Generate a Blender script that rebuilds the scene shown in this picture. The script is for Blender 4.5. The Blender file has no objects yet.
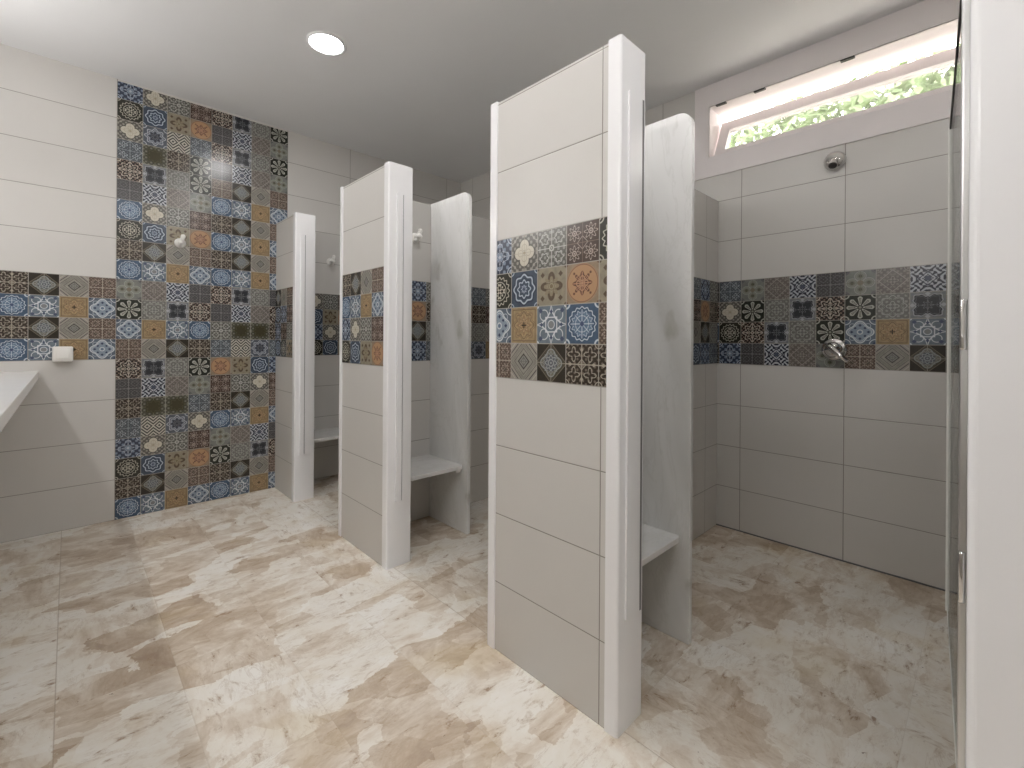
import bpy, bmesh, math, random
from mathutils import Vector, Matrix
random.seed(7)
SC = bpy.context.scene
COL = SC.collection
PI = math.pi

# ------------------------------------------------------------------ camera, world, sun, exposure
H = 1.138
YAW, ROLL, FPX, CXP, CYP = .8008, .0066, 458.45, 513.19, 339.52
cd = bpy.data.cameras.new('camera')
cam = bpy.data.objects.new('camera', cd)
COL.objects.link(cam)
fw = Vector((math.cos(YAW), math.sin(YAW), 0))
rt = Vector((math.sin(YAW), -math.cos(YAW), 0))
up = Vector((0, 0, 1))
r2 = rt * math.cos(ROLL) + up * math.sin(ROLL)
u2 = -rt * math.sin(ROLL) + up * math.cos(ROLL)
M = Matrix((r2, u2, -fw)).transposed().to_4x4()
M.translation = (0, 0, H)
cam.matrix_world = M
cd.sensor_width = 36
cd.lens = FPX / 1024 * 36
cd.shift_x = (512 - CXP) / 1024
cd.shift_y = (CYP - 384) / 1024
cd.clip_start = .02
SC.camera = cam

w = bpy.data.worlds.new('world')
SC.world = w
w.use_nodes = True
bg = w.node_tree.nodes['Background']
bg.inputs[0].default_value = (1.0, .955, .92, 1)
bg.inputs[1].default_value = 14.0

sd = bpy.data.lights.new('sun', 'SUN')
sd.energy = 5.0
sd.angle = .02
sd.color = (1, .96, .88)
sun = bpy.data.objects.new('sun', sd)
COL.objects.link(sun)
sun.rotation_euler = Vector((.75, -.25, -.85)).to_track_quat('-Z', 'Y').to_euler()   # shines over the roof onto the tree

SC.view_settings.view_transform = 'Standard'
SC.view_settings.look = 'None'
SC.view_settings.exposure = 0.15
SC.view_settings.gamma = 1
SC.view_settings.use_curve_mapping = False
try:
    SC.cycles.use_denoising = True
    SC.cycles.max_bounces = 10
    SC.cycles.diffuse_bounces = 6
    SC.cycles.sample_clamp_indirect = 6
    SC.cycles.caustics_reflective = False
    SC.cycles.caustics_refractive = False
except Exception:
    pass

LAMP_L = 104.0        # radiance of the round ceiling lamps
BAR_L = 37.0         # radiance of the bar lamps over the washbasins

# ------------------------------------------------------------------ node expressions
class V:
    nt = None
    def __init__(s, v): s.v = v
    def _b(s, op, o, rev=False):
        return mth(op, o, s) if rev else mth(op, s, o)
    def __add__(s, o): return s._b('ADD', o)
    def __radd__(s, o): return s._b('ADD', o, True)
    def __sub__(s, o): return s._b('SUBTRACT', o)
    def __rsub__(s, o): return s._b('SUBTRACT', o, True)
    def __mul__(s, o): return s._b('MULTIPLY', o)
    def __rmul__(s, o): return s._b('MULTIPLY', o, True)
    def __truediv__(s, o): return s._b('DIVIDE', o)

def put(sock, v):
    if isinstance(v, V): V.nt.links.new(v.v, sock)
    else: sock.default_value = v
def mth(op, *a, clamp=False):
    n = V.nt.nodes.new('ShaderNodeMath')
    n.operation = op
    n.use_clamp = clamp
    for i, x in enumerate(a): put(n.inputs[i], x)
    return V(n.outputs[0])
ab = lambda x: mth('ABSOLUTE', x)
mx = lambda x, y: mth('MAXIMUM', x, y)
mn = lambda x, y: mth('MINIMUM', x, y)
sn = lambda x: mth('SINE', x)
cs = lambda x: mth('COSINE', x)
sq = lambda x: mth('SQRT', x)
fr = lambda x: mth('FRACT', x)
fl = lambda x: mth('FLOOR', x)
def inside(e, soft=.018):            # 1 where e < 0
    return mth('MULTIPLY_ADD', e, -1 / soft, .5, clamp=True)
def line(e, wd, soft=.016):          # 1 where |e| < wd
    return inside(ab(e) - wd, soft)
def mixc(fac, c1, c2):
    n = V.nt.nodes.new('ShaderNodeMix')
    n.data_type = 'RGBA'
    put(n.inputs[0], fac)
    for i, c in ((6, c1), (7, c2)):
        if isinstance(c, V): V.nt.links.new(c.v, n.inputs[i])
        else: n.inputs[i].default_value = (*c, 1)
    return V(n.outputs[2])
def noise(vec, scale, detail=3, rough=.5, dist=0.0):
    n = V.nt.nodes.new('ShaderNodeTexNoise')
    if vec is not None: V.nt.links.new(vec.v, n.inputs['Vector'])
    n.inputs['Scale'].default_value = scale
    n.inputs['Detail'].default_value = detail
    n.inputs['Roughness'].default_value = rough
    n.inputs['Distortion'].default_value = dist
    return V(n.outputs[0])
def combine(x, y, z):
    n = V.nt.nodes.new('ShaderNodeCombineXYZ')
    for i, a in enumerate((x, y, z)): put(n.inputs[i], a)
    return V(n.outputs[0])
def split(vec):
    n = V.nt.nodes.new('ShaderNodeSeparateXYZ')
    V.nt.links.new(vec.v, n.inputs[0])
    return [V(o) for o in n.outputs]
def coord(kind='UV'):
    n = V.nt.nodes.new('ShaderNodeTexCoord')
    return V(n.outputs[kind])
def ramp(fac, stops):
    n = V.nt.nodes.new('ShaderNodeValToRGB')
    V.nt.links.new(fac.v, n.inputs[0])
    el = n.color_ramp.elements
    while len(el) < len(stops): el.new(.5)
    for e, (p, c) in zip(el, stops):
        e.position = p
        e.color = (*c, 1)
    return V(n.outputs[0])
def bump(height, dist=.001, strength=1):
    n = V.nt.nodes.new('ShaderNodeBump')
    n.inputs['Distance'].default_value = dist
    n.inputs['Strength'].default_value = strength
    V.nt.links.new(height.v, n.inputs['Height'])
    return V(n.outputs[0])

def new_mat(name):
    m = bpy.data.materials.new(name)
    m.use_nodes = True
    V.nt = m.node_tree
    return m, m.node_tree.nodes['Principled BSDF']
def simple(name, col, rough=.4, metal=0.0, spec=.5, wob=.04, wscale=6):
    m, b = new_mat(name)
    n = noise(coord('Object'), wscale, 3)
    lo = tuple(c * (1 - wob) for c in col)
    hi = tuple(min(1, c * (1 + wob)) for c in col)
    c = ramp(n, [(.3, lo), (.7, hi)])
    V.nt.links.new(c.v, b.inputs['Base Color'])
    b.inputs['Roughness'].default_value = rough
    b.inputs['Metallic'].default_value = metal
    b.inputs['Specular IOR Level'].default_value = spec
    return m

# ------------------------------------------------------------------ mosaic designs (one small material per printed pattern)
def tile_mat(key, build, rough=.22):
    m, b = new_mat('mosaic_' + key)
    u, v, _ = split(coord('UV'))
    x, y = u - .5, v - .5
    ax, ay = ab(x), ab(y)
    a, bb = mx(ax, ay), mn(ax, ay)
    r = sq(x * x + y * y)
    th = mth('ARCTAN2', y, x)
    d = ax + ay
    qx, qy = ax - .25, ay - .25
    qr = sq(qx * qx + qy * qy)
    qth = mth('ARCTAN2', qy, qx)
    kx, ky = .5 - ax, .5 - ay
    rc = sq(kx * kx + ky * ky)
    P = dict(x=x, y=y, ax=ax, ay=ay, a=a, b=bb, r=r, th=th, d=d, qx=qx, qy=qy, qr=qr, qth=qth, rc=rc)
    base, layers = build(P)
    c = mixc(noise(coord('Object'), 38, 4, .65), tuple(q * .44 for q in base), tuple(min(1, q * .98) for q in base))
    for mask, colr in layers:
        c = mixc(mask, c, colr)
    hs = V.nt.nodes.new('ShaderNodeHueSaturation')
    hs.inputs['Saturation'].default_value = .74
    hs.inputs['Value'].default_value = .98
    gm = V.nt.nodes.new('ShaderNodeGamma')
    gm.inputs[1].default_value = 1.18
    V.nt.links.new(c.v, gm.inputs[0])
    V.nt.links.new(gm.outputs[0], hs.inputs['Color'])
    c = mixc(inside(.490 - a, .006), V(hs.outputs[0]), (.36, .34, .305))
    V.nt.links.new(c.v, b.inputs['Base Color'])
    b.inputs['Roughness'].default_value = rough
    b.inputs['Specular IOR Level'].default_value = .45
    return m
def rose(P, r0, amp, n): return P['r'] - (r0 + amp * cs(n * P['th']))
def lace(P, k): return sn(k * P['ax']) * sn(k * P['ay'])
CR = (.60, .555, .45)
def quad(P, c): return sq((P['a'] - c) * (P['a'] - c) + P['b'] * P['b'])
def dA(P):
    li = (.46, .52, .62)
    return (.055, .085, .16), [(inside(.25 - lace(P, 24)), (.20, .27, .37)), (line(rose(P, .30, .09, 4), .013), li), (line(rose(P, .17, .05, 8), .012), li),
        (line(P['rc'] - .17, .016), li), (line(P['rc'] - .08, .012), li), (line(P['b'], .008), li), (inside(P['r'] - .05), li)]
def dB(P):
    return (.20, .19, .165), [(inside(.3 - lace(P, 30)), (.34, .32, .28)), (line(P['rc'] - .2, .012), (.42, .4, .35)), (inside(quad(P, .20) - .195), (.10, .095, .075)),
        (inside(quad(P, .20) - .17), CR), (line(P['b'], .006), (.4, .35, .26)), (line(quad(P, .15) - .09, .008), (.40, .35, .25)), (inside(P['r'] - .035), (.4, .33, .22))]
def dC(P):
    li = (.55, .54, .50)
    return (.20, .195, .165), [(inside(.2 - lace(P, 34)), (.31, .31, .28)), (line(P['qr'] - .13 - .02 * cs(6 * P['qth']), .012), li), (line(P['b'], .011), li), (inside(P['r'] - .085), li), (inside(P['r'] - .05), (.16, .15, .14)), (inside(P['r'] - .02), li)]
def dD(P):
    li = (.50, .40, .34)
    return (.13, .075, .05), [(line(P['qr'] - .15 - .045 * cs(8 * P['qth']), .014), li), (line(P['qr'] - .06, .014), li), (inside(P['qr'] - .022), li), (line(P['d'] - .16, .01), li), (line(P['b'], .006), (.3, .2, .15))]
def dE(P):
    li = (.52, .49, .40)
    return (.06, .058, .042), [(line(rose(P, .385, .03, 16), .018), li), (line(P['r'] - .27, .012), li), (inside(.35 - lace(P, 40)) * inside(P['r'] - .26), li), (line(rose(P, .13, .05, 4), .018), li), (line(P['rc'] - .12, .016), li), (inside(P['rc'] - .05), li)]
def dF(P):
    li = (.44, .52, .62)
    return (.075, .125, .20), [(line(rose(P, .43, .03, 8), .014), (.03, .045, .09)), (line(rose(P, .37, .03, 8), .022), li), (line(rose(P, .28, .025, 8), .014), (.03, .05, .1)), (line(rose(P, .22, .03, 8), .02), li),
        (inside(P['r'] - .12), (.06, .09, .17)), (line(rose(P, .08, .025, 8), .014), li), (line(P['rc'] - .1, .014), li)]
def dG(P):
    dk = (.13, .085, .045)
    return (.44, .38, .26), [(inside(rose(P, .29, .09, 4)), dk), (inside(rose(P, .24, .06, 8)), (.3, .24, .14)), (line(rose(P, .2, .08, 4), .016), dk), (line(rose(P, .12, .03, 8), .012), (.36, .3, .2)), (inside(P['r'] - .1), (.22, .17, .08)), (line(P['r'] - .07, .012), (.4, .34, .22)),
        (inside(ab(P['qx'] - .06) + ab(P['qy'] - .06) - .075), dk), (inside(P['rc'] - .07), dk)]
def dH(P):
    br = (.16, .06, .02)
    return (.44, .31, .18), [(inside(P['r'] - .485), (.46, .235, .065)), (line(P['r'] - .46, .012), (.26, .12, .05)), (inside(rose(P, .25, .05, 8)), br), (line(quad(P, .12) - .06, .012), (.5, .26, .1)), (line(ab(P['qx'] + .12) + ab(P['qy'] + .12) - .07, .012), (.5, .26, .1)), (line(P['b'], .012) * inside(P['r'] - .28), (.5, .23, .08)),
        (line(ab(P['ax'] - P['ay']), .012) * inside(P['r'] - .22), (.5, .23, .08)), (inside(P['qr'] - .032), br), (inside(P['rc'] - .06), br)]
def dI(P):
    nv = (.035, .06, .14)
    return (.17, .23, .31), [(line(P['rc'] - .2, .014), (.62, .66, .70)), (inside(P['rc'] - .1), nv), (inside(rose(P, .40, .06, 4)), (.62, .66, .70)), (inside(rose(P, .36, .06, 4)), (.24, .31, .39)), (line(rose(P, .32, .05, 4), .010), (.56, .6, .66)), (line(P['qr'] - .09, .010), (.5, .55, .62)),
        (inside(ab(P['a'] - .27) + P['b'] * 1.1 - .06), nv), (inside(ab(P['qx'] + .09) + ab(P['qy'] + .09) - .055), nv), (line(P['r'] - .085, .016), (.6, .64, .68)), (inside(P['r'] - .05), (.12, .18, .3))]
def dJ(P):
    br = (.13, .07, .02)
    return (.50, .34, .13), [(inside(.3 - lace(P, 30)) * inside(P['r'] - .4), (.42, .27, .09)), (inside(rose(P, .20, .07, 8)), (.34, .20, .06)), (line(rose(P, .13, .04, 8), .010), (.55, .4, .2)), (line(rose(P, .40, .05, 8), .008), (.26, .15, .05)), (line(P['a'] - .43, .008), br), (line(rose(P, .33, .045, 8), .010), br), (line(rose(P, .20, .06, 8), .012), (.28, .17, .06)), (inside(rose(P, .055, .035, 4)), (.03, .02, .01)), (line(P['qr'] - .08, .008), (.30, .18, .07))]
def dK(P):
    wh = (.64, .67, .71)
    nv = (.06, .09, .18)
    s = sq(P['ax']) + sq(P['ay'])
    return (.22, .29, .36), [(line(P['qr'] - .14, .012), wh), (line(P['d'] - .34, .012), wh), (inside(ab(P['qx'] - .12) + ab(P['qy'] - .12) - .075), nv), (line(s - .80, .035, .03), wh), (inside(ab(P['a'] - .34) + P['b'] - .06), nv),
        (line(P['a'] - .19, .016), wh), (inside(P['r'] - .09), (.25, .26, .27)), (line(P['r'] - .11, .012), wh), (line(P['rc'] - .05, .02), wh)]
def dL(P):
    wh = (.54, .60, .68)
    return (.06, .15, .27), [(line(rose(P, .40, .02, 16), .014), wh), (inside(rose(P, .33, .025, 16)), (.11, .21, .33)), (line(rose(P, .30, .03, 16), .010), wh), (line(P['r'] - .2, .009), wh), (line(rose(P, .22, .11, 8), .016), (.05, .1, .22)), (line(P['b'], .009) * inside(P['r'] - .36), wh), (line(ab(P['ax'] - P['ay']), .011) * inside(P['r'] - .3), wh),
        (inside(P['r'] - .06), (.04, .08, .2)), (line(P['rc'] - .11, .022), wh), (inside(P['rc'] - .05), (.02, .05, .13))]
def dM(P):
    li = (.42, .34, .27)
    return (.19, .125, .09), [(inside(.45 - lace(P, 50)), (.30, .22, .165)), (line(P['qr'] - .12 - .03 * cs(8 * P['qth']), .014), li), (inside(P['qr'] - .05), (.12, .1, .07)), (line(P['b'], .012), (.48, .42, .34)), (line(P['d'] - .47, .008), li)]
def dN(P):
    dk = (.09, .082, .068)
    lt = (.47, .44, .37)
    return (.46, .43, .37), [(inside(.60 - P['d']), (.36, .33, .28)), (line(P['d'] - .70, .022), (.13, .11, .11)), (line(P['d'] - .82, .02), lt), (line(P['d'] - .56, .010), dk), (line(P['d'] - .49, .008), (.2, .185, .15)),
        (line(P['d'] - .44, .008), (.2, .185, .15)), (line(P['d'] - .36, .010), dk), (inside(P['d'] - .23), dk), (inside(P['d'] - .18), (.30, .29, .26)), (line(P['d'] - .11, .014), (.14, .135, .12)), (line(P['b'], .006) * inside(P['d'] - .18), (.14, .135, .12))]
def dO(P):
    gy = (.34, .36, .36)
    return (.065, .05, .032), [(inside(P['d'] - .52), (.10, .085, .055)), (line(P['d'] - .52, .012), (.24, .2, .14)), (inside(rose(P, .31, .05, 4)), (.2, .19, .15)), (line(rose(P, .31, .05, 4), .014), gy), (line(rose(P, .26, .03, 16), .010), gy), (inside(P['r'] - .22), (.13, .14, .16)), (line(rose(P, .17, .03, 8), .02), gy), (line(P['r'] - .09, .018), gy), (inside(P['r'] - .03), gy), (line(P['b'], .01) * inside(.3 - P['r']), (.34, .3, .24))]
def dP(P):
    li = (.42, .37, .29)
    return (.085, .06, .04), [(inside(.4 - lace(P, 36)), (.20, .155, .115)), (line(P['qr'] - .13 - .05 * cs(4 * P['qth']), .015), li), (line(P['b'], .014 , .016) , li), (inside(ab(P['a'] - .36) + P['b'] * 1.4 - .07), li), (line(P['d'] - .13, .014), li), (line(P['rc'] - .1, .014), li)]
def dQ(P):
    s = ab(P['ax'] - .25) + P['ay']
    return (.13, .125, .11), [(inside(.5 - fr(s * 6.2 + .1), .1), (.55, .52, .44))]
def dR(P):
    li = (.50, .50, .43)
    pet = inside(-.15 - cs(8 * P['th']), .3) * inside(.09 - P['r']) * inside(P['r'] - .40 - .05 * cs(8 * P['th']))
    return (.045, .05, .036), [(pet, li), (inside(.72 - cs(8 * P['th']), .25) * inside(.15 - P['r']) * inside(P['r'] - .38), (.07, .07, .055)), (inside(.965 - cs(8 * P['th']), .05) * inside(.2 - P['r']) * inside(P['r'] - .36), li), (line(P['rc'] - .13, .022), li), (inside(P['r'] - .05), (.3, .3, .24))]
def dS(P):
    li = (.42, .44, .47)
    lf = P['r'] - (.40 + .09 * cs(4 * P['th'] + PI) + .02 * cs(16 * P['th']))
    return (.36, .37, .38), [(inside(.3 - lace(P, 26)), (.2, .22, .25)), (line(lf - .02, .016), li), (inside(lf), (.045, .05, .06)), (line(lf + .06, .008), (.2, .21, .24)), (line(rose(P, .12, .04, 8), .010), (.3, .31, .34)), (line(P['b'], .006), (.25, .26, .28)), (inside(ab(P['a'] - .43) + P['b'] - .08), li)]
def dT(P):
    return (.135, .13, .135), [(inside(.55 - lace(P, 46)), (.19, .185, .19)), (line(P['qr'] - .13, .010), (.2, .195, .2)), (line(P['b'], .009), (.33, .32, .32))]
def dU(P):
    li = (.50, .53, .58)
    w1 = sn(34 * P['ax'] + 2.2 * sn(24 * P['ay'])) + sn(34 * P['ay'] + 2.2 * sn(24 * P['ax']))
    return (.05, .06, .10), [(inside(.05 - w1, .5), li), (line(P['d'] - .26, .022), (.05, .06, .1)), (line(P['d'] - .19, .022), li), (inside(P['r'] - .09), (.08, .1, .16))]
def dV(P):
    li = (.30, .30, .21)
    return (.14, .135, .09), [(inside(.3 - lace(P, 30)), (.22, .215, .16)), (inside(rose(P, .36, .05, 8)), (.075, .068, .024)), (line(rose(P, .29, .05, 8), .010), (.15, .14, .07)), (line(P['rc'] - .1, .014), li), (line(P['b'], .008) * inside(.33 - P['r']), li)]
def dW(P):
    li = (.40, .42, .38)
    lob = sq((P['a'] - .27) * (P['a'] - .27) + P['b'] * P['b'])
    return (.33, .34, .31), [(line(P['rc'] - .13, .03), (.17, .17, .17)), (inside(lob - .185), (.24, .24, .19)), (line(lob - .185, .012), li), (line(lob - .13, .02), (.30, .31, .27)), (inside(lob - .06), (.11, .115, .07)), (inside(P['rc'] - .09), (.12, .12, .12)), (inside(P['r'] - .10), (.25, .2, .13)), (line(P['b'], .008), (.2, .2, .14))]
def dX(P):
    return (.29, .285, .255), [(inside(.3 - lace(P, 28)), (.35, .345, .32)), (line(rose(P, .38, .04, 8), .02), (.40, .40, .37)), (line(rose(P, .24, .05, 4), .016), (.2, .195, .18)), (line(rose(P, .15, .04, 4), .016), (.42, .42, .39)), (inside(P['r'] - .05), (.2, .2, .19)), (line(P['rc'] - .12, .014), (.2, .195, .17))]
def dY(P):
    return (.27, .235, .205), [(inside(.35 - lace(P, 32)), (.31, .275, .245)), (line(P['d'] - .42, .02), (.40, .36, .325)), (line(P['d'] - .3, .012), (.2, .17, .15)), (line(rose(P, .12, .05, 4), .014), (.40, .35, .31)), (line(P['rc'] - .16, .012), (.37, .33, .3))]
def dZ(P):
    li = (.56, .50, .41)
    return (.055, .042, .035), [(inside(.35 - lace(P, 38)) * inside(.18 - P['r']), (.30, .2, .15)), (line(rose(P, .36, .07, 8), .02), li), (line(rose(P, .2, .07, 8), .02), li), (line(P['rc'] - .14, .022), li), (line(P['b'], .012) * inside(P['r'] - .42), li), (inside(P['r'] - .07), li), (inside(P['r'] - .035), (.15, .1, .07))]
def dg(P):
    li = (.42, .46, .50)
    return (.14, .165, .19), [(inside(.5 - lace(P, 48)), (.21, .24, .27)), (line(P['qr'] - .10 - .05 * cs(4 * P['qth']), .018), li), (line(P['b'] , .012), (.3, .34, .37)), (inside(ab(P['qx']) + ab(P['qy']) - .05), (.08, .09, .11)), (line(P['d'] - .48, .012), li)]
def dh(P):
    li = (.48, .51, .56)
    return (.16, .19, .24), [(line(P['rc'] - .15, .018), li), (inside(rose(P, .40, .05, 8)), li), (inside(rose(P, .36, .05, 8)), (.13, .15, .2)), (line(rose(P, .29, .04, 8), .014), li), (inside(rose(P, .2, .06, 8)), (.05, .055, .075)), (line(rose(P, .1, .04, 8), .012), (.3, .32, .36))]
DESIGNS = dict(A=dA, B=dB, C=dC, D=dD, E=dE, F=dF, G=dG, H=dH, I=dI, J=dJ, K=dK, L=dL, M=dM, N=dN, O=dO, P=dP, Q=dQ, R=dR, S=dS, T=dT, U=dU, V=dV, W=dW, X=dX, Y=dY, Z=dZ, g=dg, h=dh)
NAMES = dict(g='grey_lattice', h='slate_rosette')
KEYS = list(DESIGNS)
MOS = [tile_mat(NAMES.get(k, k), DESIGNS[k]) for k in KEYS]

# ------------------------------------------------------------------ other materials
def wall_tile_mat(name='beige_wall_tile', col=(.603, .587, .563)):
    m, b = new_mat(name)
    u, v, _ = split(coord('UV'))                     # UV in metres, tile joints at u = k * .5 and v = k * .25
    fu, fv = fr(u / .5 + 40), fr(v / .25 + 40)
    eu = mn(fu, 1 - fu) * .5
    ev = mn(fv, 1 - fv) * .25
    e = mn(eu, ev)
    wn = V.nt.nodes.new('ShaderNodeTexWhiteNoise')
    V.nt.links.new(combine(fl(u / .5 + 40), fl(v / .25 + 40), 0).v, wn.inputs['Vector'])
    tone = V(wn.outputs[0])
    c = mixc(noise(coord('Object'), 5, 4), tuple(q * .965 for q in col), tuple(q * 1.03 for q in col))
    c = mixc(tone * .22, c, tuple(q * .93 for q in col))
    j = inside(e - .0016, .0012)
    c = mixc(j, c, (.24, .225, .20))
    V.nt.links.new(c.v, b.inputs['Base Color'])
    b.inputs['Roughness'].default_value = .34
    b.inputs['Specular IOR Level'].default_value = .42
    n = bump(inside(.0026 - e, .002), .0012, .5)
    V.nt.links.new(n.v, b.inputs['Normal'])
    return m
def floor_mat():
    m, b = new_mat('stone_floor_tile')
    X, Y, Z = split(coord('Object'))
    tx, ty = (X + .025) / .2975 + 40, (Y - .16) / .595 + 40
    ix, iy = fl(tx), fl(ty)
    ex = mn(fr(tx), 1 - fr(tx)) * .2975
    ey = mn(fr(ty), 1 - fr(ty)) * .595
    e = mn(ex, ey)
    wn = V.nt.nodes.new('ShaderNodeTexWhiteNoise')
    V.nt.links.new(combine(ix, iy, 0).v, wn.inputs['Vector'])
    ra = V(wn.outputs[0])
    rc_ = wn.outputs[1]
    sp = V.nt.nodes.new('ShaderNodeSeparateColor')
    V.nt.links.new(rc_, sp.inputs[0])
    g1, g2 = V(sp.outputs[1]), V(sp.outputs[2])
    flip = inside(g1 - .30, .01)
    def turned(sx, sy):
        ux = X * sx + Y * (sy * .22)
        vy = Y * sy - X * (sx * .12)
        ux2 = X * sy
        vy2 = Y * sx
        return combine(ux + flip * (ux2 - ux) + ra * 13, vy + flip * (vy2 - vy) + g2 * 17, g1 * 9)
    warp = noise(combine(X, Y, 0), 2.4, 5, .6)
    cloud = noise(turned(1.7, 3.0), 2.1, 8, .68, .8)
    # flagstone like patches with crisp broken borders
    def patches(su, sv, sk, off, dist):
        pv = V.nt.nodes.new('ShaderNodeTexVoronoi')
        pv.feature = 'F1'
        pv.distance = 'CHEBYCHEV'
        pv.inputs['Scale'].default_value = 1.0
        dn = noise(combine(X, Y, off), 9, 5, .65)
        V.nt.links.new(combine((X + Y * sk) * su + dn * dist, (Y - X * sk * .6) * sv - dn * dist, off).v, pv.inputs['Vector'])
        pc = V.nt.nodes.new('ShaderNodeSeparateColor')
        V.nt.links.new(pv.outputs['Color'], pc.inputs[0])
        return V(pc.outputs[0])
    patch = patches(3.2, 5.0, .28, 1.3, .5)
    patch2 = patches(6.5, 8.0, -.35, 4.1, .7)
    fine = noise(turned(1.2, 2.2), 11, 5, .7)
    t = cloud * .52 + fine * .16 + patch * .19 + patch2 * .12 + ra * .05
    c = ramp(t, [(.31, (.38, .29, .215)), (.41, (.52, .43, .335)), (.485, (.65, .58, .495)), (.55, (.745, .705, .635)), (.69, (.80, .78, .735))])
    vein = noise(turned(2.0, 5.5), 2.4, 8, .68, 1.0)
    c = mixc(line(vein - .5, .004, .02) * inside(.47 - warp, .1) * .5, c, (.36, .255, .18))
    v2 = noise(turned(3.2, 7.0), 4.0, 8, .72, .4)
    c = mixc(inside(.585 - v2, .10) * .5, c, (.42, .32, .22))
    c = mixc(inside(.645 - v2, .04) * .75, c, (.27, .17, .11))
    spk = noise(turned(7, 8), 6, 4, .6)
    c = mixc(inside(.735 - spk, .03) * .85, c, (.13, .075, .04))
    yl = noise(combine(X, Y, 3), 3.3, 3)
    c = mixc(inside(.62 - yl, .12) * .22, c, (.55, .43, .22))
    c = mixc(inside(ex - .0013, .0012) * .13, c, (.36, .29, .22))
    c = mixc(inside(mn(ab(X + .025), ab(X - 1.165)) - .0015, .0012) * .5, c, (.36, .29, .22))
    c = mixc(inside(ey - .0010, .0012) * .15, c, (.36, .29, .22))
    V.nt.links.new(c.v, b.inputs['Base Color'])
    b.inputs['Roughness'].default_value = .46
    b.inputs['Specular IOR Level'].default_value = .35
    n = bump(inside(.002 - e, .002) + vein * .3, .0008, .4)
    V.nt.links.new(n.v, b.inputs['Normal'])
    return m
def marble_mat():
    m, b = new_mat('white_marble')
    o = coord('Object')
    X, Y, Z = split(o)
    big = noise(combine(X, Y * 1.6, Z * .9 - Y * 1.2), 1.1, 4, .5, .4)
    c = ramp(big, [(.3, (.60, .60, .585)), (.45, (.73, .73, .722)), (.6, (.85, .85, .845))])
    v = noise(combine(X, Y * 2.2 + Z * .5, Z * 1.1 - Y), 1.5, 7, .6, 1.6)
    c = mixc(line(v - .5, .002, .035) * .28, c, (.46, .46, .42))
    s = noise(combine(X + 4, Y * 3, Z * 1.6), 2.3, 4)
    c = mixc(inside(.66 - s, .09) * .55, c, (.34, .33, .28))
    V.nt.links.new(c.v, b.inputs['Base Color'])
    b.inputs['Roughness'].default_value = .26
    return m
def glass_mat(name, tint, gl=.06):
    m, b = new_mat(name)
    nt = m.node_tree
    nt.nodes.remove(b)
    out = nt.nodes['Material Output']
    t = nt.nodes.new('ShaderNodeBsdfTransparent')
    t.inputs[0].default_value = (*tint, 1)
    g = nt.nodes.new('ShaderNodeBsdfGlossy')
    g.inputs['Roughness'].default_value = .03
    f = nt.nodes.new('ShaderNodeFresnel')
    f.inputs[0].default_value = 1.45
    mi = nt.nodes.new('ShaderNodeMixShader')
    sc = mth('MULTIPLY', V(f.outputs[0]), .6)
    nt.links.new(sc.v, mi.inputs[0])
    nt.links.new(t.outputs[0], mi.inputs[1])
    nt.links.new(g.outputs[0], mi.inputs[2])
    nt.links.new(mi.outputs[0], out.inputs[0])
    return m
def emit_mat(name, col, s):
    m, b = new_mat(name)
    b.inputs['Base Color'].default_value = (.8, .8, .8, 1)
    b.inputs['Emission Color'].default_value = (*col, 1)
    b.inputs['Emission Strength'].default_value = s
    return m
TILE = wall_tile_mat()
FLOOR = floor_mat()
MARBLE = marble_mat()
WHITE = simple('white_lacquer', (.86, .86, .875), .2, wob=.008)
PLASTER = simple('white_ceiling_plaster', (.775, .78, .79), .85, wob=.015, wscale=2)
FRAMEW = simple('white_window_plaster', (.78, .735, .735), .55, wob=.015)
PLASTIC = simple('white_plastic', (.82, .81, .78), .35, wob=.01)
CERAMIC = simple('white_ceramic', (.78, .77, .75), .18, wob=.01)
CHROME = simple('chrome', (.72, .71, .70), .12, 1.0, wob=.02)
ALU = simple('brushed_aluminium', (.66, .66, .66), .3, 1.0, wob=.03)
DARK = simple('black_rubber', (.035, .032, .03), .6, wob=.1)
SLOT = simple('grey_rubber_seal', (.16, .16, .165), .6, wob=.05)
SEAL = simple('clear_vinyl_seal', (.84, .84, .80), .35, wob=.02)
GROUT = simple('grey_grout', (.30, .28, .25), .8)
GLASS = glass_mat('clear_door_glass', (.955, .965, .96))
PANE = glass_mat('clear_window_glass', (.95, .97, .95))
LEAF = simple('pale_green_leaf', (.15, .205, .10), .5, wob=.25, wscale=9)
BARK = simple('grey_bark', (.20, .16, .12), .9, wob=.2, wscale=20)
SOIL = simple('dry_grass_ground', (.60, .56, .52), .95, wob=.25, wscale=3)
LAMP = emit_mat('lit_lamp_diffuser', (1.0, .98, .965), LAMP_L)
BAR = emit_mat('lit_bar_diffuser', (1.0, .975, .955), BAR_L)

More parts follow.
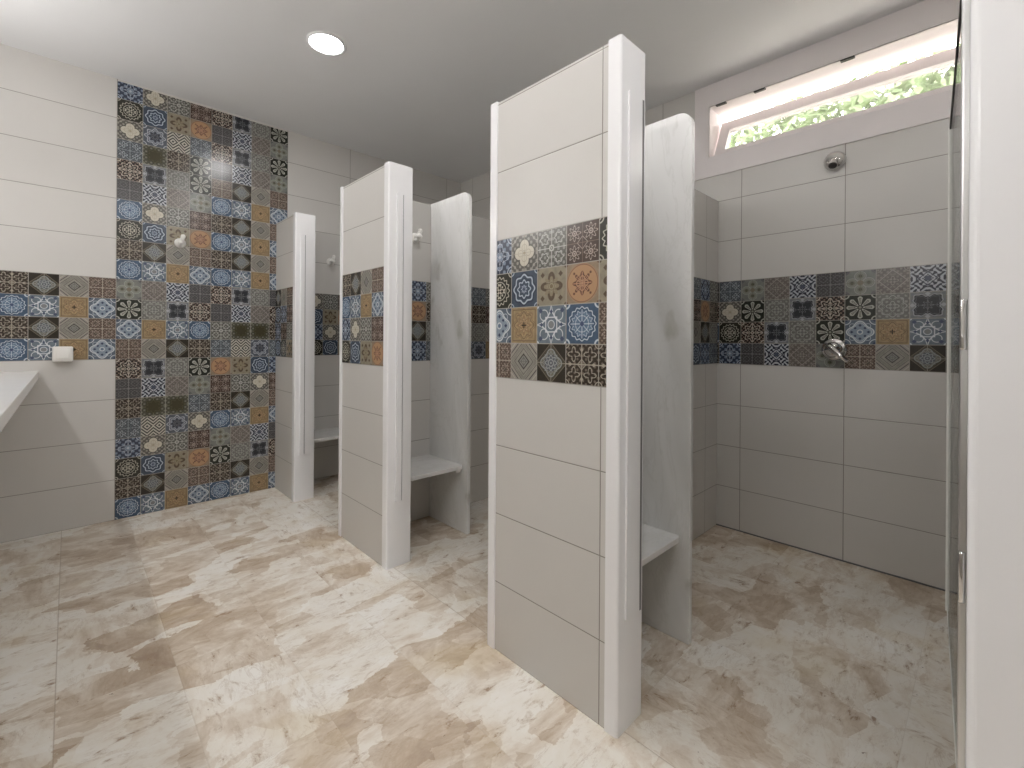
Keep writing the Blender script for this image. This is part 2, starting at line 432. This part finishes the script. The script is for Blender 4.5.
# ------------------------------------------------------------------ mesh builder
class MB:
    def __init__(s): s.v, s.f, s.uv, s.mi, s.sm = [], [], [], [], []
    def poly(s, pts, uv=None, mi=0, smooth=False):
        i = len(s.v)
        s.v += [tuple(p) for p in pts]
        s.f.append(list(range(i, i + len(pts))))
        s.uv.append(uv or [(p[0] + p[1], p[2]) for p in pts])
        s.mi.append(mi)
        s.sm.append(smooth)
    def box(s, x0, x1, y0, y1, z0, z1, uo=0.0, us=1.0, mi=0):
        q = lambda a, zz: ((a - uo) * us, zz)
        s.poly([(x0, y1, z0), (x0, y0, z0), (x0, y0, z1), (x0, y1, z1)], [q(y1, z0), q(y0, z0), q(y0, z1), q(y1, z1)], mi)
        s.poly([(x1, y0, z0), (x1, y1, z0), (x1, y1, z1), (x1, y0, z1)], [q(y0, z0), q(y1, z0), q(y1, z1), q(y0, z1)], mi)
        s.poly([(x0, y0, z0), (x1, y0, z0), (x1, y0, z1), (x0, y0, z1)], [q(x0, z0), q(x1, z0), q(x1, z1), q(x0, z1)], mi)
        s.poly([(x1, y1, z0), (x0, y1, z0), (x0, y1, z1), (x1, y1, z1)], [q(x1, z0), q(x0, z0), q(x0, z1), q(x1, z1)], mi)
        s.poly([(x0, y0, z1), (x1, y0, z1), (x1, y1, z1), (x0, y1, z1)], [(.25, .12)] * 4, mi)
        s.poly([(x0, y1, z0), (x1, y1, z0), (x1, y0, z0), (x0, y0, z0)], [(.25, .12)] * 4, mi)
    def prism(s, pts, z0, z1, mi=0, smooth=False):          # pts counter-clockwise in XY
        n = len(pts)
        for i in range(n):
            a, b = pts[i], pts[(i + 1) % n]
            s.poly([(*a, z0), (*b, z0), (*b, z1), (*a, z1)], None, mi, smooth)
        s.poly([(*p, z1) for p in pts], None, mi)
        s.poly([(*p, z0) for p in reversed(pts)], None, mi)
    def extrude(s, pts, vec, mi=0):                         # any planar ring swept along vec
        n = len(pts)
        vec = Vector(vec)
        P0 = [Vector(p) for p in pts]
        P1 = [p + vec for p in P0]
        for i in range(n):
            j = (i + 1) % n
            s.poly([P0[i], P0[j], P1[j], P1[i]], None, mi)
        s.poly(P1, None, mi)
        s.poly(P0[::-1], None, mi)
    def lathe(s, prof, org, axis, seg=28, mi=0, smooth=True):   # prof: (radius, along axis)
        ax = Vector(axis).normalized()
        t = ax.orthogonal().normalized()
        bt = ax.cross(t)
        org = Vector(org)
        rings = [[org + ax * h + (t * math.cos(2 * PI * k / seg) + bt * math.sin(2 * PI * k / seg)) * r for k in range(seg)] for r, h in prof]
        for a, b in zip(rings, rings[1:]):
            for k in range(seg):
                j = (k + 1) % seg
                s.poly([a[k], a[j], b[j], b[k]], None, mi, smooth)
        if prof[0][0] > 1e-5: s.poly(rings[0][::-1], None, mi)
        if prof[-1][0] > 1e-5: s.poly(rings[-1], None, mi)
    def tube(s, path, rad, seg=12, mi=0):
        P = [Vector(p) for p in path]
        R = rad if isinstance(rad, (list, tuple)) else [rad] * len(P)
        rings = []
        t0 = None
        for i, p in enumerate(P):
            d = (P[min(i + 1, len(P) - 1)] - P[max(i - 1, 0)]).normalized()
            t = d.orthogonal().normalized() if t0 is None else (t0 - d * t0.dot(d)).normalized()
            t0 = t
            b = d.cross(t)
            rings.append([p + (t * math.cos(2 * PI * k / seg) + b * math.sin(2 * PI * k / seg)) * R[i] for k in range(seg)])
        for a, b in zip(rings, rings[1:]):
            for k in range(seg):
                j = (k + 1) % seg
                s.poly([a[k], a[j], b[j], b[k]], None, mi, True)
        s.poly(rings[0][::-1], None, mi)
        s.poly(rings[-1], None, mi)
    def build(s, name, mats, parent=None, bevel=0.0, weld=True):
        me = bpy.data.meshes.new(name)
        off = Vector(parent_world(parent)) if parent else Vector((0, 0, 0))
        me.from_pydata([tuple(Vector(p) - off) for p in s.v], [], s.f)
        uvl = me.uv_layers.new(name='UVMap')
        k = 0
        for uv in s.uv:
            for c in uv:
                uvl.data[k].uv = c
                k += 1
        for i, p in enumerate(me.polygons):
            p.material_index = s.mi[i]
            p.use_smooth = s.sm[i]
        for m in (mats if isinstance(mats, (list, tuple)) else [mats]): me.materials.append(m)
        if weld:
            bm = bmesh.new()
            bm.from_mesh(me)
            bmesh.ops.remove_doubles(bm, verts=bm.verts, dist=1e-5)
            if bevel:
                es = [e for e in bm.edges if len(e.link_faces) == 2 and e.calc_face_angle(0) > .6]
                bmesh.ops.bevel(bm, geom=es, offset=bevel, segments=3, affect='EDGES', profile=.5, clamp_overlap=True)
            bm.to_mesh(me)
            bm.free()
        me.update()
        o = bpy.data.objects.new(name, me)
        COL.objects.link(o)
        if parent: o.parent = parent
        return o
def parent_world(o):
    v = Vector((0, 0, 0))
    while o:
        v = v + o.location
        o = o.parent
    return v
def thing(name, label, cat, loc, group=None):
    o = bpy.data.objects.new(name, None)
    o.empty_display_size = .1
    COL.objects.link(o)
    o.location = loc
    return tag(o, label, cat, group)
def tag(o, label, cat, group=None):
    o['label'], o['category'] = label, cat
    if group: o['group'] = group
    return o
def struct(o, label=None):
    o['kind'] = 'structure'
    if label: o['label'], o['category'] = label, label.split()[-1]
    return o
def copy_tree(o, loc=None, label=None, parent=None):
    c = o.copy()
    COL.objects.link(c)
    if loc is not None: c.location = loc
    if label: c['label'] = label
    if parent is not None: c.parent = parent
    for ch in o.children: copy_tree(ch, None, None, c)
    return c

def mosaic(name, to3, nrm, u0, u1, phase, tw, z0, z1, design, parent, th=.125, thick=.0025, zphase=0.0):
    """field of printed tiles; to3(u, z, depth) -> point, design(col, row) -> letter; u runs to the viewer's right"""
    b = MB()
    c0, c1 = math.floor((u0 - phase) / tw + 1e-6), math.ceil((u1 - phase) / tw - 1e-6)
    k0, k1 = math.floor((z0 - zphase) / th + 1e-6), math.ceil((z1 - zphase) / th - 1e-6)
    for c in range(c0, c1):
        a0, a1 = max(u0, phase + c * tw), min(u1, phase + (c + 1) * tw)
        for k in range(k0, k1):
            b0, b1 = max(z0, zphase + k * th), min(z1, zphase + (k + 1) * th)
            ua, ub = (a0 - phase) / tw - c, (a1 - phase) / tw - c
            va, vb = (b0 - zphase) / th - k, (b1 - zphase) / th - k
            b.poly([to3(a0, b0, thick), to3(a1, b0, thick), to3(a1, b1, thick), to3(a0, b1, thick)],
                   [(ua, va), (ub, va), (ub, vb), (ua, vb)], KEYS.index(design(c, k)))
    n = len(KEYS)
    ring = [(u0, z0), (u1, z0), (u1, z1), (u0, z1)]
    for i in range(4):
        p, q = ring[i], ring[(i + 1) % 4]
        b.poly([to3(*p, 0), to3(*q, 0), to3(*q, thick), to3(*p, thick)], None, n)
    return b.build(name, MOS + [GROUT], parent)

# ------------------------------------------------------------------ the room
CEIL, LW, BW, FX = 2.742, 3.766, 2.885, 1.132
FW, RW = -.72, -1.75            # wall behind the washbasins, far side wall
PT = 2.012                      # height of panels and partitions
b = MB(); b.poly([(FW, RW, 0), (BW + .3, RW, 0), (BW + .3, LW, 0), (FW, LW, 0)])
struct(b.build('floor', FLOOR))
b = MB(); b.box(FW - .05, BW + .3, RW - .05, LW + .05, CEIL, CEIL + .12)
struct(b.build('ceiling', PLASTER))

# left wall: beige tiles, a four row band and a full height panel of patterned tiles
b = MB()
b.poly([(FW, LW, 0), (BW + .25, LW, 0), (BW + .25, LW, CEIL), (FW, LW, CEIL)],
       [(FW - .21, 0), (BW + .25 - .21, 0), (BW + .25 - .21, CEIL), (FW - .21, CEIL)])
wl = struct(b.build('wall_left', TILE))
lw3 = lambda u, z, d: (u, LW - d, z)
LP = ['AEBgZTLEPLWRIMZTPgAEPL', 'BFhVSUBFOKYXJNSUVQBFOK', 'CGQPXYCGNJUSKOXYVhCGNJ', 'DHgRRWDHMITZLPRWgBDHMI',
      'ZTZTMLPLPLZTCgHDPLWRPL', 'SUSUOKOKOKSUVQGCOKYXOK', 'XYXYNJNJNJXYVhFBNJUSNJ', 'RWRWMIMIMITZPgADMITZMI']
p = mosaic('mosaic_panel', lw3, None, .21, 1.21, .21, .125, 0, CEIL - .012, lambda c, k: LP[c][21 - k], wl)
p['label'] = 'full-height panel of patterned patchwork tiles'
LB = {0: 'MIMI', 1: 'NJNJ', 2: 'OKOK', 3: 'PLPL'}
p = mosaic('mosaic_band', lw3, None, FW + .001, .21, .21 - 8 * .125, .125, 1.0, 1.5, lambda c, k: LB[(7 - c) % 4][11 - k], wl)
p['label'] = 'four-row band of patterned tiles'
SB = ['BFAE', 'CGBF', 'DHCG', 'AEDH']
p = mosaic('mosaic_band', lw3, None, 1.265, BW - .001, 1.362, .125, 1.0, 1.5, lambda c, k: SB[c % 4][11 - k], wl)
p['label'] = 'four-row band of patterned tiles'

# back wall with the window hole
WY0, WY1, WZ0, WZ1 = -.50, 1.215, 2.288, 2.603
b = MB()
ub = lambda y: (y - .511) * (.5 / .51)
def bq(y0, y1, z0, z1):
    b.poly([(BW, y1, z0), (BW, y0, z0), (BW, y0, z1), (BW, y1, z1)], [(ub(y1), z0), (ub(y0), z0), (ub(y0), z1), (ub(y1), z1)])
bq(RW, LW, 0, WZ0); bq(RW, LW, WZ1, CEIL); bq(RW, WY0, WZ0, WZ1); bq(WY1, LW, WZ0, WZ1)
wb = struct(b.build('wall_back', TILE))
bw3 = lambda u, z, d: (BW - d, -u, z)
BB = ['gBEA', 'WRZT', 'YXSU', 'USXY', 'TZRW', 'WRIM', 'YXJN', 'USKO', 'TZLP']
p = mosaic('mosaic_band', bw3, None, -LW + .01, 1.7, -1.1465, .1275, 1.0, 1.5, lambda c, k: BB[c % 9][11 - k], wb)
p['label'] = 'four-row band of patterned tiles'
b = MB(); b.box(BW - .004, BW, RW, LW, 0, .007)
struct(b.build('baseboard_back', SLOT))

b = MB(); b.poly([(FW, RW, 0), (FW, LW, 0), (FW, LW, CEIL), (FW, RW, CEIL)])
struct(b.build('wall_front', TILE))
b = MB(); b.poly([(BW + .25, RW, 0), (FW, RW, 0), (FW, RW, CEIL), (BW + .25, RW, CEIL)])
struct(b.build('wall_right', TILE))

# window: white surround, deep reveal, sash tilted outwards on its lower edge
wd = bpy.data.objects.new('window_1', None); COL.objects.link(wd); wd.location = (BW, .36, WZ0)
struct(wd)
wd['label'], wd['category'] = 'long narrow window under the ceiling with its sash tilted open', 'window'
SX = BW - .008
b = MB()
FY0, FY1, FZ0, FZ1 = -.60, 1.307, 2.164, CEIL
for (y0, y1, z0, z1) in ((FY0, FY1, FZ0, WZ0), (FY0, FY1, WZ1, FZ1), (FY0, WY0, WZ0, WZ1), (WY1, FY1, WZ0, WZ1)):
    b.box(SX, BW, y0, y1, z0, z1)
b.build('window_frame', FRAMEW, wd)
b = MB()
DX = BW + .24
b.poly([(SX, WY1, WZ0), (DX, WY1, WZ0), (DX, WY1, WZ1), (SX, WY1, WZ1)])
b.poly([(DX, WY0, WZ0), (SX, WY0, WZ0), (SX, WY0, WZ1), (DX, WY0, WZ1)])
b.poly([(SX, WY1, WZ1), (DX, WY1, WZ1), (DX, WY0, WZ1), (SX, WY0, WZ1)])
b.poly([(SX, WY0, WZ0), (DX, WY0, WZ0), (DX, WY1, WZ0), (SX, WY1, WZ0)])
b.build('window_reveal', FRAMEW, wd)
# sash plane from (X0, Z0) at the foot to (X1, Z1) at the head
S0, S1 = Vector((BW + .035, 0, WZ0 + .004)), Vector((BW + .165, 0, WZ0 + .268))
sl = (S1 - S0).normalized()
sn_ = Vector((sl.z, 0, -sl.x))          # outward normal
def sash_box(b, y0, y1, t0, t1, n0, n1):
    P = lambda y, t, n: S0 + sl * t + sn_ * n + Vector((0, y, 0))
    b.extrude([P(y0, t0, n0), P(y1, t0, n0), P(y1, t1, n0), P(y0, t1, n0)], sn_ * (n1 - n0))
LEN = (S1 - S0).length
b = MB()
SY0, SY1 = WY0 + .012, WY1 - .012
sash_box(b, SY0, SY1, 0, .05, 0, .035); sash_box(b, SY0, SY1, LEN - .08, LEN, 0, .035)
sash_box(b, SY0, SY0 + .06, .05, LEN - .08, 0, .035); sash_box(b, SY1 - .06, SY1, .05, LEN - .08, 0, .035)
sash = b.build('window_sash', FRAMEW, wd)
b = MB(); sash_box(b, SY0 + .06, SY1 - .06, .05, LEN - .08, .014, .018)
b.build('window_pane', PANE, sash)
for y in (1.145, .925, .505):
    b = MB(); b.box(SX - .002, BW + .012, y - .03, y + .03, WZ1 - .007, WZ1, 0)
    b.build('hinge_clip', DARK, wd)

# ------------------------------------------------------------------ fronts of the shower stalls
def rounded(x0, x1, y0, y1, r, which, n=6):
    """counter-clockwise rectangle with the named corners rounded"""
    cs_ = [('x0y0', x0 + r, y0 + r, PI), ('x1y0', x1 - r, y0 + r, 1.5 * PI), ('x1y1', x1 - r, y1 - r, 0), ('x0y1', x0 + r, y1 - r, .5 * PI)]
    raw = {'x0y0': (x0, y0), 'x1y0': (x1, y0), 'x1y1': (x1, y1), 'x0y1': (x0, y1)}
    out = []
    for k, cx, cy, a in cs_:
        if k in which:
            out += [(cx + r * math.cos(a + i / n * PI / 2), cy + r * math.sin(a + i / n * PI / 2)) for i in range(n + 1)]
        else: out.append(raw[k])
    return out
PX = 1.262
def front_panel(y0, post, trim, y1, label, band, phase, uoff, channel=None):
    """y0 free end with the thick post (or None), y1 the far end with the slim edge trim (or None)"""
    t = thing('shower_front_panel', label, 'panel', (FX, (y0 + y1) / 2, 0), 'tiled front panels of the showers')
    ya, yb = y0 + post, y1 - trim
    b = MB(); b.box(FX, PX, ya, yb, 0, PT - .004, uoff)
    b.build('tiled_body', TILE, t)
    f3 = lambda u, z, d: (FX - d, -u, z)
    m = mosaic('mosaic_band', f3, None, -yb + .001, -ya - .001, phase, .125, 1.0, 1.5, lambda c, k: band[c % len(band)][11 - k], t)
    m['label'] = 'four-row band of patterned tiles'
    if post:
        b = MB(); b.prism(rounded(FX - .006, PX + .002, y0, ya, .008, ('x0y0', 'x1y0')), 0, PT)
        o = b.build('corner_post', WHITE, t); o['label'] = 'white rounded end post'
        if channel:
            xa, xs, xb, h1, h2 = channel
            b = MB()
            b.box(xa, xs, y0 - h1, y0, .325, 1.862); b.box(xs + .006, xb, y0 - h2, y0, .325, 1.862)
            ch = b.build('door_channel', WHITE, t)
            b = MB(); b.box(xs, xs + .006, y0 - .002, y0, .325, 1.862) if h1 > .008 else b.box(xs, xs + .012, y0 - .005, y0, .325, 1.862)
            b.build('channel_seal', SLOT, ch)
    if trim:
        b = MB(); b.prism(rounded(FX - .006, PX + .002, yb, y1, min(.014, trim / 2.2), ('x0y1', 'x1y1')), 0, PT)
        o = b.build('edge_trim', WHITE, t); o['label'] = 'white edge strip'
    return t
B3 = ['AEIM', 'BFJN', 'CGKO', 'DHLP', 'EGMP']
B2 = ['PLAE', 'OKBF', 'NJCG', 'MIDH', 'OKBF']
B1 = ['OFAF', 'NADE', 'MDCG', 'PKBF']
front_panel(3.335, .048, 0, LW, 'narrow tiled shower front panel joined to the left wall beside the patterned panel', B1, -3.766, 3.40, (1.160, 1.187, 1.235, .010, .006))
front_panel(2.046, .045, .040, 2.618, 'middle-sized tiled shower front panel with white end post, between the two openings', B2, -2.597, 2.10, (1.172, 1.201, 1.236, .010, .006))
front_panel(.727, .043, .044, 1.298, 'large nearest shower front panel, white post facing the camera, colourful tile band', B3, -1.30, .793, (1.164, 1.234, 1.256, .006, .002))
front_panel(-.60, .052, .075, .022, 'shower front panel cut by the right edge of the photo, white edge strip showing', B2, -.02, -.55)

# partitions between the stalls
def partition():
    y0, y1 = 1.157, 1.287
    t = thing('shower_partition', 'tiled partition wall between the nearest and the middle stall, meeting the back wall', 'partition', (2.07, (y0 + y1) / 2, 0), 'tiled partitions between the stalls')
    b = MB(); b.box(PX + .002, BW - .001, y0, y1, 0, PT - .012, 2.714)
    b.build('tiled_body', TILE, t)
    g = ['CDNJ', 'RHMI', 'QGOK', 'gDNF', 'AHOA', 'CPXg', 'BDVF', 'AHNA', 'gPXh']
    for (f3, u0, u1) in ((lambda u, z, d: (u, y0 - d, z), PX + .004, BW - .006), (lambda u, z, d: (-u, y1 + d, z), -BW + .006, -PX - .004)):
        m = mosaic('mosaic_band', f3, None, u0, u1, u0 + .12, .125, 1.0, 1.5, lambda c, k: g[(c + 3) % 9][11 - k], t)
        m['label'] = 'four-row band of patterned tiles'
    return t
pa = partition()
copy_tree(pa, (2.07, 1.222 + 1.33, 0), 'tiled partition wall between the middle and the farthest stall, a white hook on it')
copy_tree(pa, (2.07, 1.222 - 1.254, 0), 'tiled partition wall at right end of nearest stall, behind the glass door')

# marble screens and benches
SX0, SX1 = 1.668, 1.692
def screen():
    t = thing('marble_screen', 'tall white marble screen with rounded top corner in the nearest stall', 'screen', (1.68, .96, 0), 'marble screens in the stalls')
    y0, y1, r, n = .767, 1.157, .055, 8
    ring = [(y1, 0), (y1, PT - .008)] + [(y0 + r - r * math.sin(i / n * PI / 2), PT - .008 - r + r * math.cos(i / n * PI / 2)) for i in range(n + 1)] + [(y0, 0)]
    b = MB(); b.extrude([(SX0, y, z) for y, z in ring][::-1], (SX1 - SX0, 0, 0))
    b.build('marble_slab', MARBLE, t, bevel=.003)
    return t
s3 = screen()
copy_tree(s3, (1.68, .96 + 1.33, 0), 'tall white marble screen in the middle stall, seen between the two front panels')
copy_tree(s3, (1.68, .96 + 2.609, 0), 'white marble screen in the farthest stall, hidden behind the middle front panel')
def bench():
    t = thing('shower_bench', 'white marble bench shelf fixed to the screen in the nearest stall', 'bench', (1.465, .98, .375), 'marble benches in the stalls')
    b = MB()
    pts = rounded(PX + .003, SX0 - .001, .80, 1.156, .02, ('x1y0', 'x0y0'))
    b.prism(pts, .377, .40)
    b.build('bench_top', MARBLE, t, bevel=.003)
    b = MB(); b.box(SX0 - .032, SX0 - .001, .83, 1.156, .352, .377)
    b.build('support_rail', MARBLE, t)
    b = MB(); b.box(PX + .003, PX + .034, .83, 1.156, .352, .377)
    b.build('support_rail', MARBLE, t)
    return t
be = bench()
copy_tree(be, (1.465, .98 + 1.33, .375), 'white marble bench shelf against the screen in the middle stall')
copy_tree(be, (1.465, .98 + 2.609, .375), 'marble bench shelf on the left wall in the farthest stall, only its corner showing')

# ------------------------------------------------------------------ fittings
def hook(loc):
    x, y, z = loc
    t = thing('coat_hook', 'white double coat hook on the patterned tile panel', 'hook', loc, 'white coat hooks')
    b = MB(); b.lathe([(.0, -.0005), (.026, -.0005), (.027, .004), (.022, .009), (.012, .012), (.0, .0125)], (x, y, z), (0, -1, 0), 24)
    b.build('rose_plate', PLASTIC, t)
    b = MB()
    b.tube([(x, y - .008, z), (x, y - .024, z + .004), (x + .003, y - .034, z + .014), (x + .006, y - .038, z + .024), (x + .008, y - .040, z + .030)], [.012, .011, .010, .010, .011])
    b.lathe([(0, -.012), (.008, -.009), (.012, 0), (.008, .009), (0, .012)], (x + .008, y - .040, z + .033), (0, 0, 1), 14)
    b.build('upper_prong', PLASTIC, t)
    b = MB()
    b.tube([(x, y - .008, z - .006), (x - .002, y - .022, z - .014), (x - .003, y - .036, z - .014), (x - .003, y - .046, z - .004)], [.010, .009, .009, .010])
    b.lathe([(0, -.016), (.011, -.011), (.016, 0), (.011, .011), (0, .016)], (x - .003, y - .049, z + .001), (0, 0, 1), 14)
    b.build('lower_prong', PLASTIC, t)
    for ch in t.children:
        for vtx in ch.data.vertices: vtx.co *= 1.22
    return t
hk = hook((.533, LW - .0022, 1.768))
copy_tree(hk, (1.545, LW + .0003, 1.766), 'white coat hook on the beige left wall inside the farthest stall')
copy_tree(hk, (1.548, 2.4872, 1.766), 'white coat hook on the partition in the middle stall')

def shower_head(x, y, z):
    t = thing('wall_shower', 'chrome wall shower head below the window in the nearest stall', 'shower head', (x, y, z))
    b = MB(); b.lathe([(.0, 0), (.048, 0), (.050, .005), (.048, .014), (.042, .026), (.030, .037), (.015, .044), (0, .046)], (x, y, z), (-1, 0, 0), 32)
    b.build('dome_plate', CHROME, t)
    b = MB()
    d = Vector((-.55, 0, -.83)).normalized()
    b.lathe([(.016, -.02), (.019, .004), (.022, .026), (.023, .032), (.021, .035)], (x - .034, y, z - .008), d, 28)
    nz = b.build('spray_nozzle', CHROME, t)
    b = MB(); b.lathe([(0, .0), (.018, .0), (.018, .0022), (0, .0026)], Vector((x - .034, y, z - .008)) + d * .0345, d, 24)
    b.build('nozzle_face', DARK, nz)
    return t
shower_head(BW, .556, 2.085)

def valve(x, y, z):
    t = thing('shower_valve', 'chrome lever shower valve on the patterned band of the back wall', 'valve', (x, y, z))
    b = MB(); b.lathe([(.0, 0), (.056, 0), (.058, .004), (.055, .010), (.050, .013), (0, .014)], (x, y, z), (-1, 0, 0), 36)
    b.build('round_plate', CHROME, t)
    b = MB(); b.lathe([(.038, .012), (.040, .03), (.038, .052), (.030, .064), (.016, .070), (0, .071)], (x, y, z), (-1, 0, 0), 32)
    b.build('valve_body', CHROME, t)
    b = MB()
    b.tube([(x - .058, y + .016, z + .022), (x - .066, y - .004, z + .002), (x - .078, y - .036, z - .028), (x - .088, y - .070, z - .058)], [.017, .017, .014, .008])
    b.build('lever', CHROME, t)
    return t
valve(BW - .0025, .553, 1.098)

# white switch box beside the washbasin counter
t = thing('wall_socket', 'white plastic wall box at lower edge of the left tile band', 'socket', (-.024, LW, 1.035))
b = MB(); b.box(-.068, .020, LW - .045, LW - .0022, .992, 1.080)
b.build('housing', PLASTIC, t, bevel=.008)
b = MB(); b.box(-.052, .004, LW - .051, LW - .044, 1.010, 1.064)
b.build('cover_flap', PLASTIC, t, bevel=.002)

# glass door of the nearest stall, open inwards
t = thing('glass_door', 'clear glass shower door opened into the nearest stall at right edge', 'door', (1.2, .05, .32))
p0, p1 = Vector((1.178, .0290)), Vector((1.95, .0765))
dr = (p1 - p0).normalized(); nr = Vector((-dr.y, dr.x))
def gp(s_, n_): 
    q = p0 + dr * s_ + nr * n_
    return (q.x, q.y)
Lg = (p1 - p0).length
b = MB(); b.prism([gp(.01, -.003), gp(Lg, -.003), gp(Lg, .003), gp(.01, .003)], .325, 1.80)
b.build('glass_pane', GLASS, t)
b = MB(); b.prism([gp(Lg - .001, -.0075), gp(Lg + .012, -.005), gp(Lg + .012, .005), gp(Lg - .001, .0075)], .31, 1.80)
o = b.build('edge_seal', SEAL, t); o['label'] = 'pale vinyl seal along free edge'
b = MB(); b.prism([gp(.0, -.005), gp(Lg, -.005), gp(Lg, .005), gp(.0, .005)], 1.795, 1.812)
o = b.build('top_rail', DARK, t); o['label'] = 'dark top edge'
b = MB(); b.prism([gp(.0, -.004), gp(Lg, -.004), gp(Lg, .004), gp(.0, .004)], .31, .325)
o = b.build('bottom_seal', SEAL, t)
b = MB(); b.prism(rounded(1.146, 1.196, .0225, .0335, .004, ('x0y1', 'x1y1')), .31, 1.862)
hr = b.build('hinge_rail', ALU, t); hr['label'] = 'aluminium hinge profile'
for z in (1.17, .72):
    b = MB(); b.lathe([(.0, -.045), (.004, -.045), (.005, -.042), (.005, .042), (.004, .045), (0, .045)], (1.144, .0285, z), (0, 0, 1), 16)
    b.build('hinge_barrel', CHROME, hr)

# ------------------------------------------------------------------ washbasin counter at the left edge
t = thing('vanity_counter', 'white washbasin counter at the left edge, below the wall box', 'counter', (-.42, 1.9, 0))
b = MB(); b.box(FW + .002, -.121, -.3, LW - .001, .895, .94)
b.build('counter_top', CERAMIC, t, bevel=.004)
b = MB()
b.box(FW + .002, FW + .05, -.3, LW - .001, .60, .895)
b.build('back_panel', CERAMIC, t)
for y in (3.55, 1.6, -.25):
    b = MB(); b.extrude([(FW + .05, y, .895), (FW + .05, y, .64), (FW + .09, y, .64), (-.33, y, .87), (-.33, y, .895)], (0, .03, 0))
    b.build('support_bracket', CERAMIC, t)

# ------------------------------------------------------------------ lamps
def downlight(x, y, label):
    t = thing('ceiling_light', label, 'ceiling light', (x, y, CEIL), 'round recessed ceiling lights')
    b = MB(); b.lathe([(.082, .002), (.086, .006), (.096, .008), (.103, .004), (.104, 0), (.082, 0)], (x, y, CEIL), (0, 0, -1), 40)
    b.build('trim_ring', WHITE, t)
    b = MB(); b.lathe([(.0, .004), (.083, .004), (.083, .001), (.0, .001)][::-1], (x, y, CEIL), (0, 0, -1), 40, smooth=False)
    b.build('diffuser', LAMP, t)
    return t
dl = downlight(1.0, 2.507, 'round lit downlight in the ceiling, the one in the picture')
for (x, y, l) in ((1.0, 1.2, 'round lit downlight above the camera, nearer than the one in view'), (1.0, -.1, 'round lit downlight at the right end of the row, out of view'), (1.0, -1.3, 'added fill downlight at the far right end, nearest to the side wall, out of view'),  # the one by the side wall is added to brighten the post ends
                  (.35, .2, 'added fill downlight almost straight above the camera, out of view')):  # added lamp, sends more light into the nearest stall
    copy_tree(dl, (x, y, CEIL), l)
def bar_lamp(y0, y1, label):
    t = thing('mirror_lamp', label, 'wall lamp', (FW, (y0 + y1) / 2, 2.17), 'bar lamps over the washbasins')
    b = MB(); b.box(FW + .001, FW + .055, y0, y1, 2.15, 2.21)
    b.build('lamp_housing', ALU, t, bevel=.004)
    b = MB(); b.box(FW + .056, FW + .105, y0 + .01, y1 - .01, 2.152, 2.192)
    b.build('diffuser', BAR, t, bevel=.01)
bar_lamp(2.2, 3.3, 'lit bar lamp over the washbasin counter next to the left wall, out of view')
bar_lamp(.3, 1.4, 'lit bar lamp over the washbasin counter beside the camera, out of view')

# ------------------------------------------------------------------ outside the window
b = MB(); b.poly([(BW + .3, -14, -.12), (30, -14, -.12), (30, 16, -.12), (BW + .3, 16, -.12)])
struct(b.build('ground', SOIL))
t = thing('tree', 'pale green leafy tree outside, seen through the tilted window pane', 'tree', (6.4, .9, -.12))
rnd = random.Random(5)
b = MB()
b.tube([(6.4, .9, -.12), (6.42, .92, .8), (6.38, .88, 1.8), (6.4, .9, 2.9)], [.14, .11, .09, .05])
for k in range(9):
    a = k * 2.4
    z = 1.3 + k * .16
    b.tube([(6.4, .9, z), (6.4 + .5 * math.cos(a), .9 + .9 * math.sin(a), z + .45), (6.4 + .8 * math.cos(a), .9 + 1.7 * math.sin(a), z + .75)], [.045, .03, .012], 8)
b.build('trunk', BARK, t)
b = MB()
for k in range(15000):
    while True:
        q = Vector((rnd.uniform(-1, 1), rnd.uniform(-1, 1), rnd.uniform(-1, 1)))
        if .25 < q.length < 1: break
    lump = 1 + .10 * math.sin(5 * q.y + 1) * math.cos(4 * q.x)
    c = Vector((6.4 + q.x * 1.3, .9 + q.y * 2.9, 2.75 + q.z * 1.30 * lump))
    n = Vector((rnd.gauss(0, 1), rnd.gauss(0, 1), rnd.gauss(0, .7) + .6)).normalized()
    t1 = n.orthogonal().normalized()
    t1.rotate(Matrix.Rotation(rnd.uniform(0, 6.28), 3, n))
    t2 = n.cross(t1)
    s = rnd.uniform(.05, .09)
    b.poly([c - t1 * s, c + t2 * s * .45 + n * s * .12, c + t1 * s, c - t2 * s * .45 + n * s * .12])
b.build('crown', LEAF, t, weld=False)
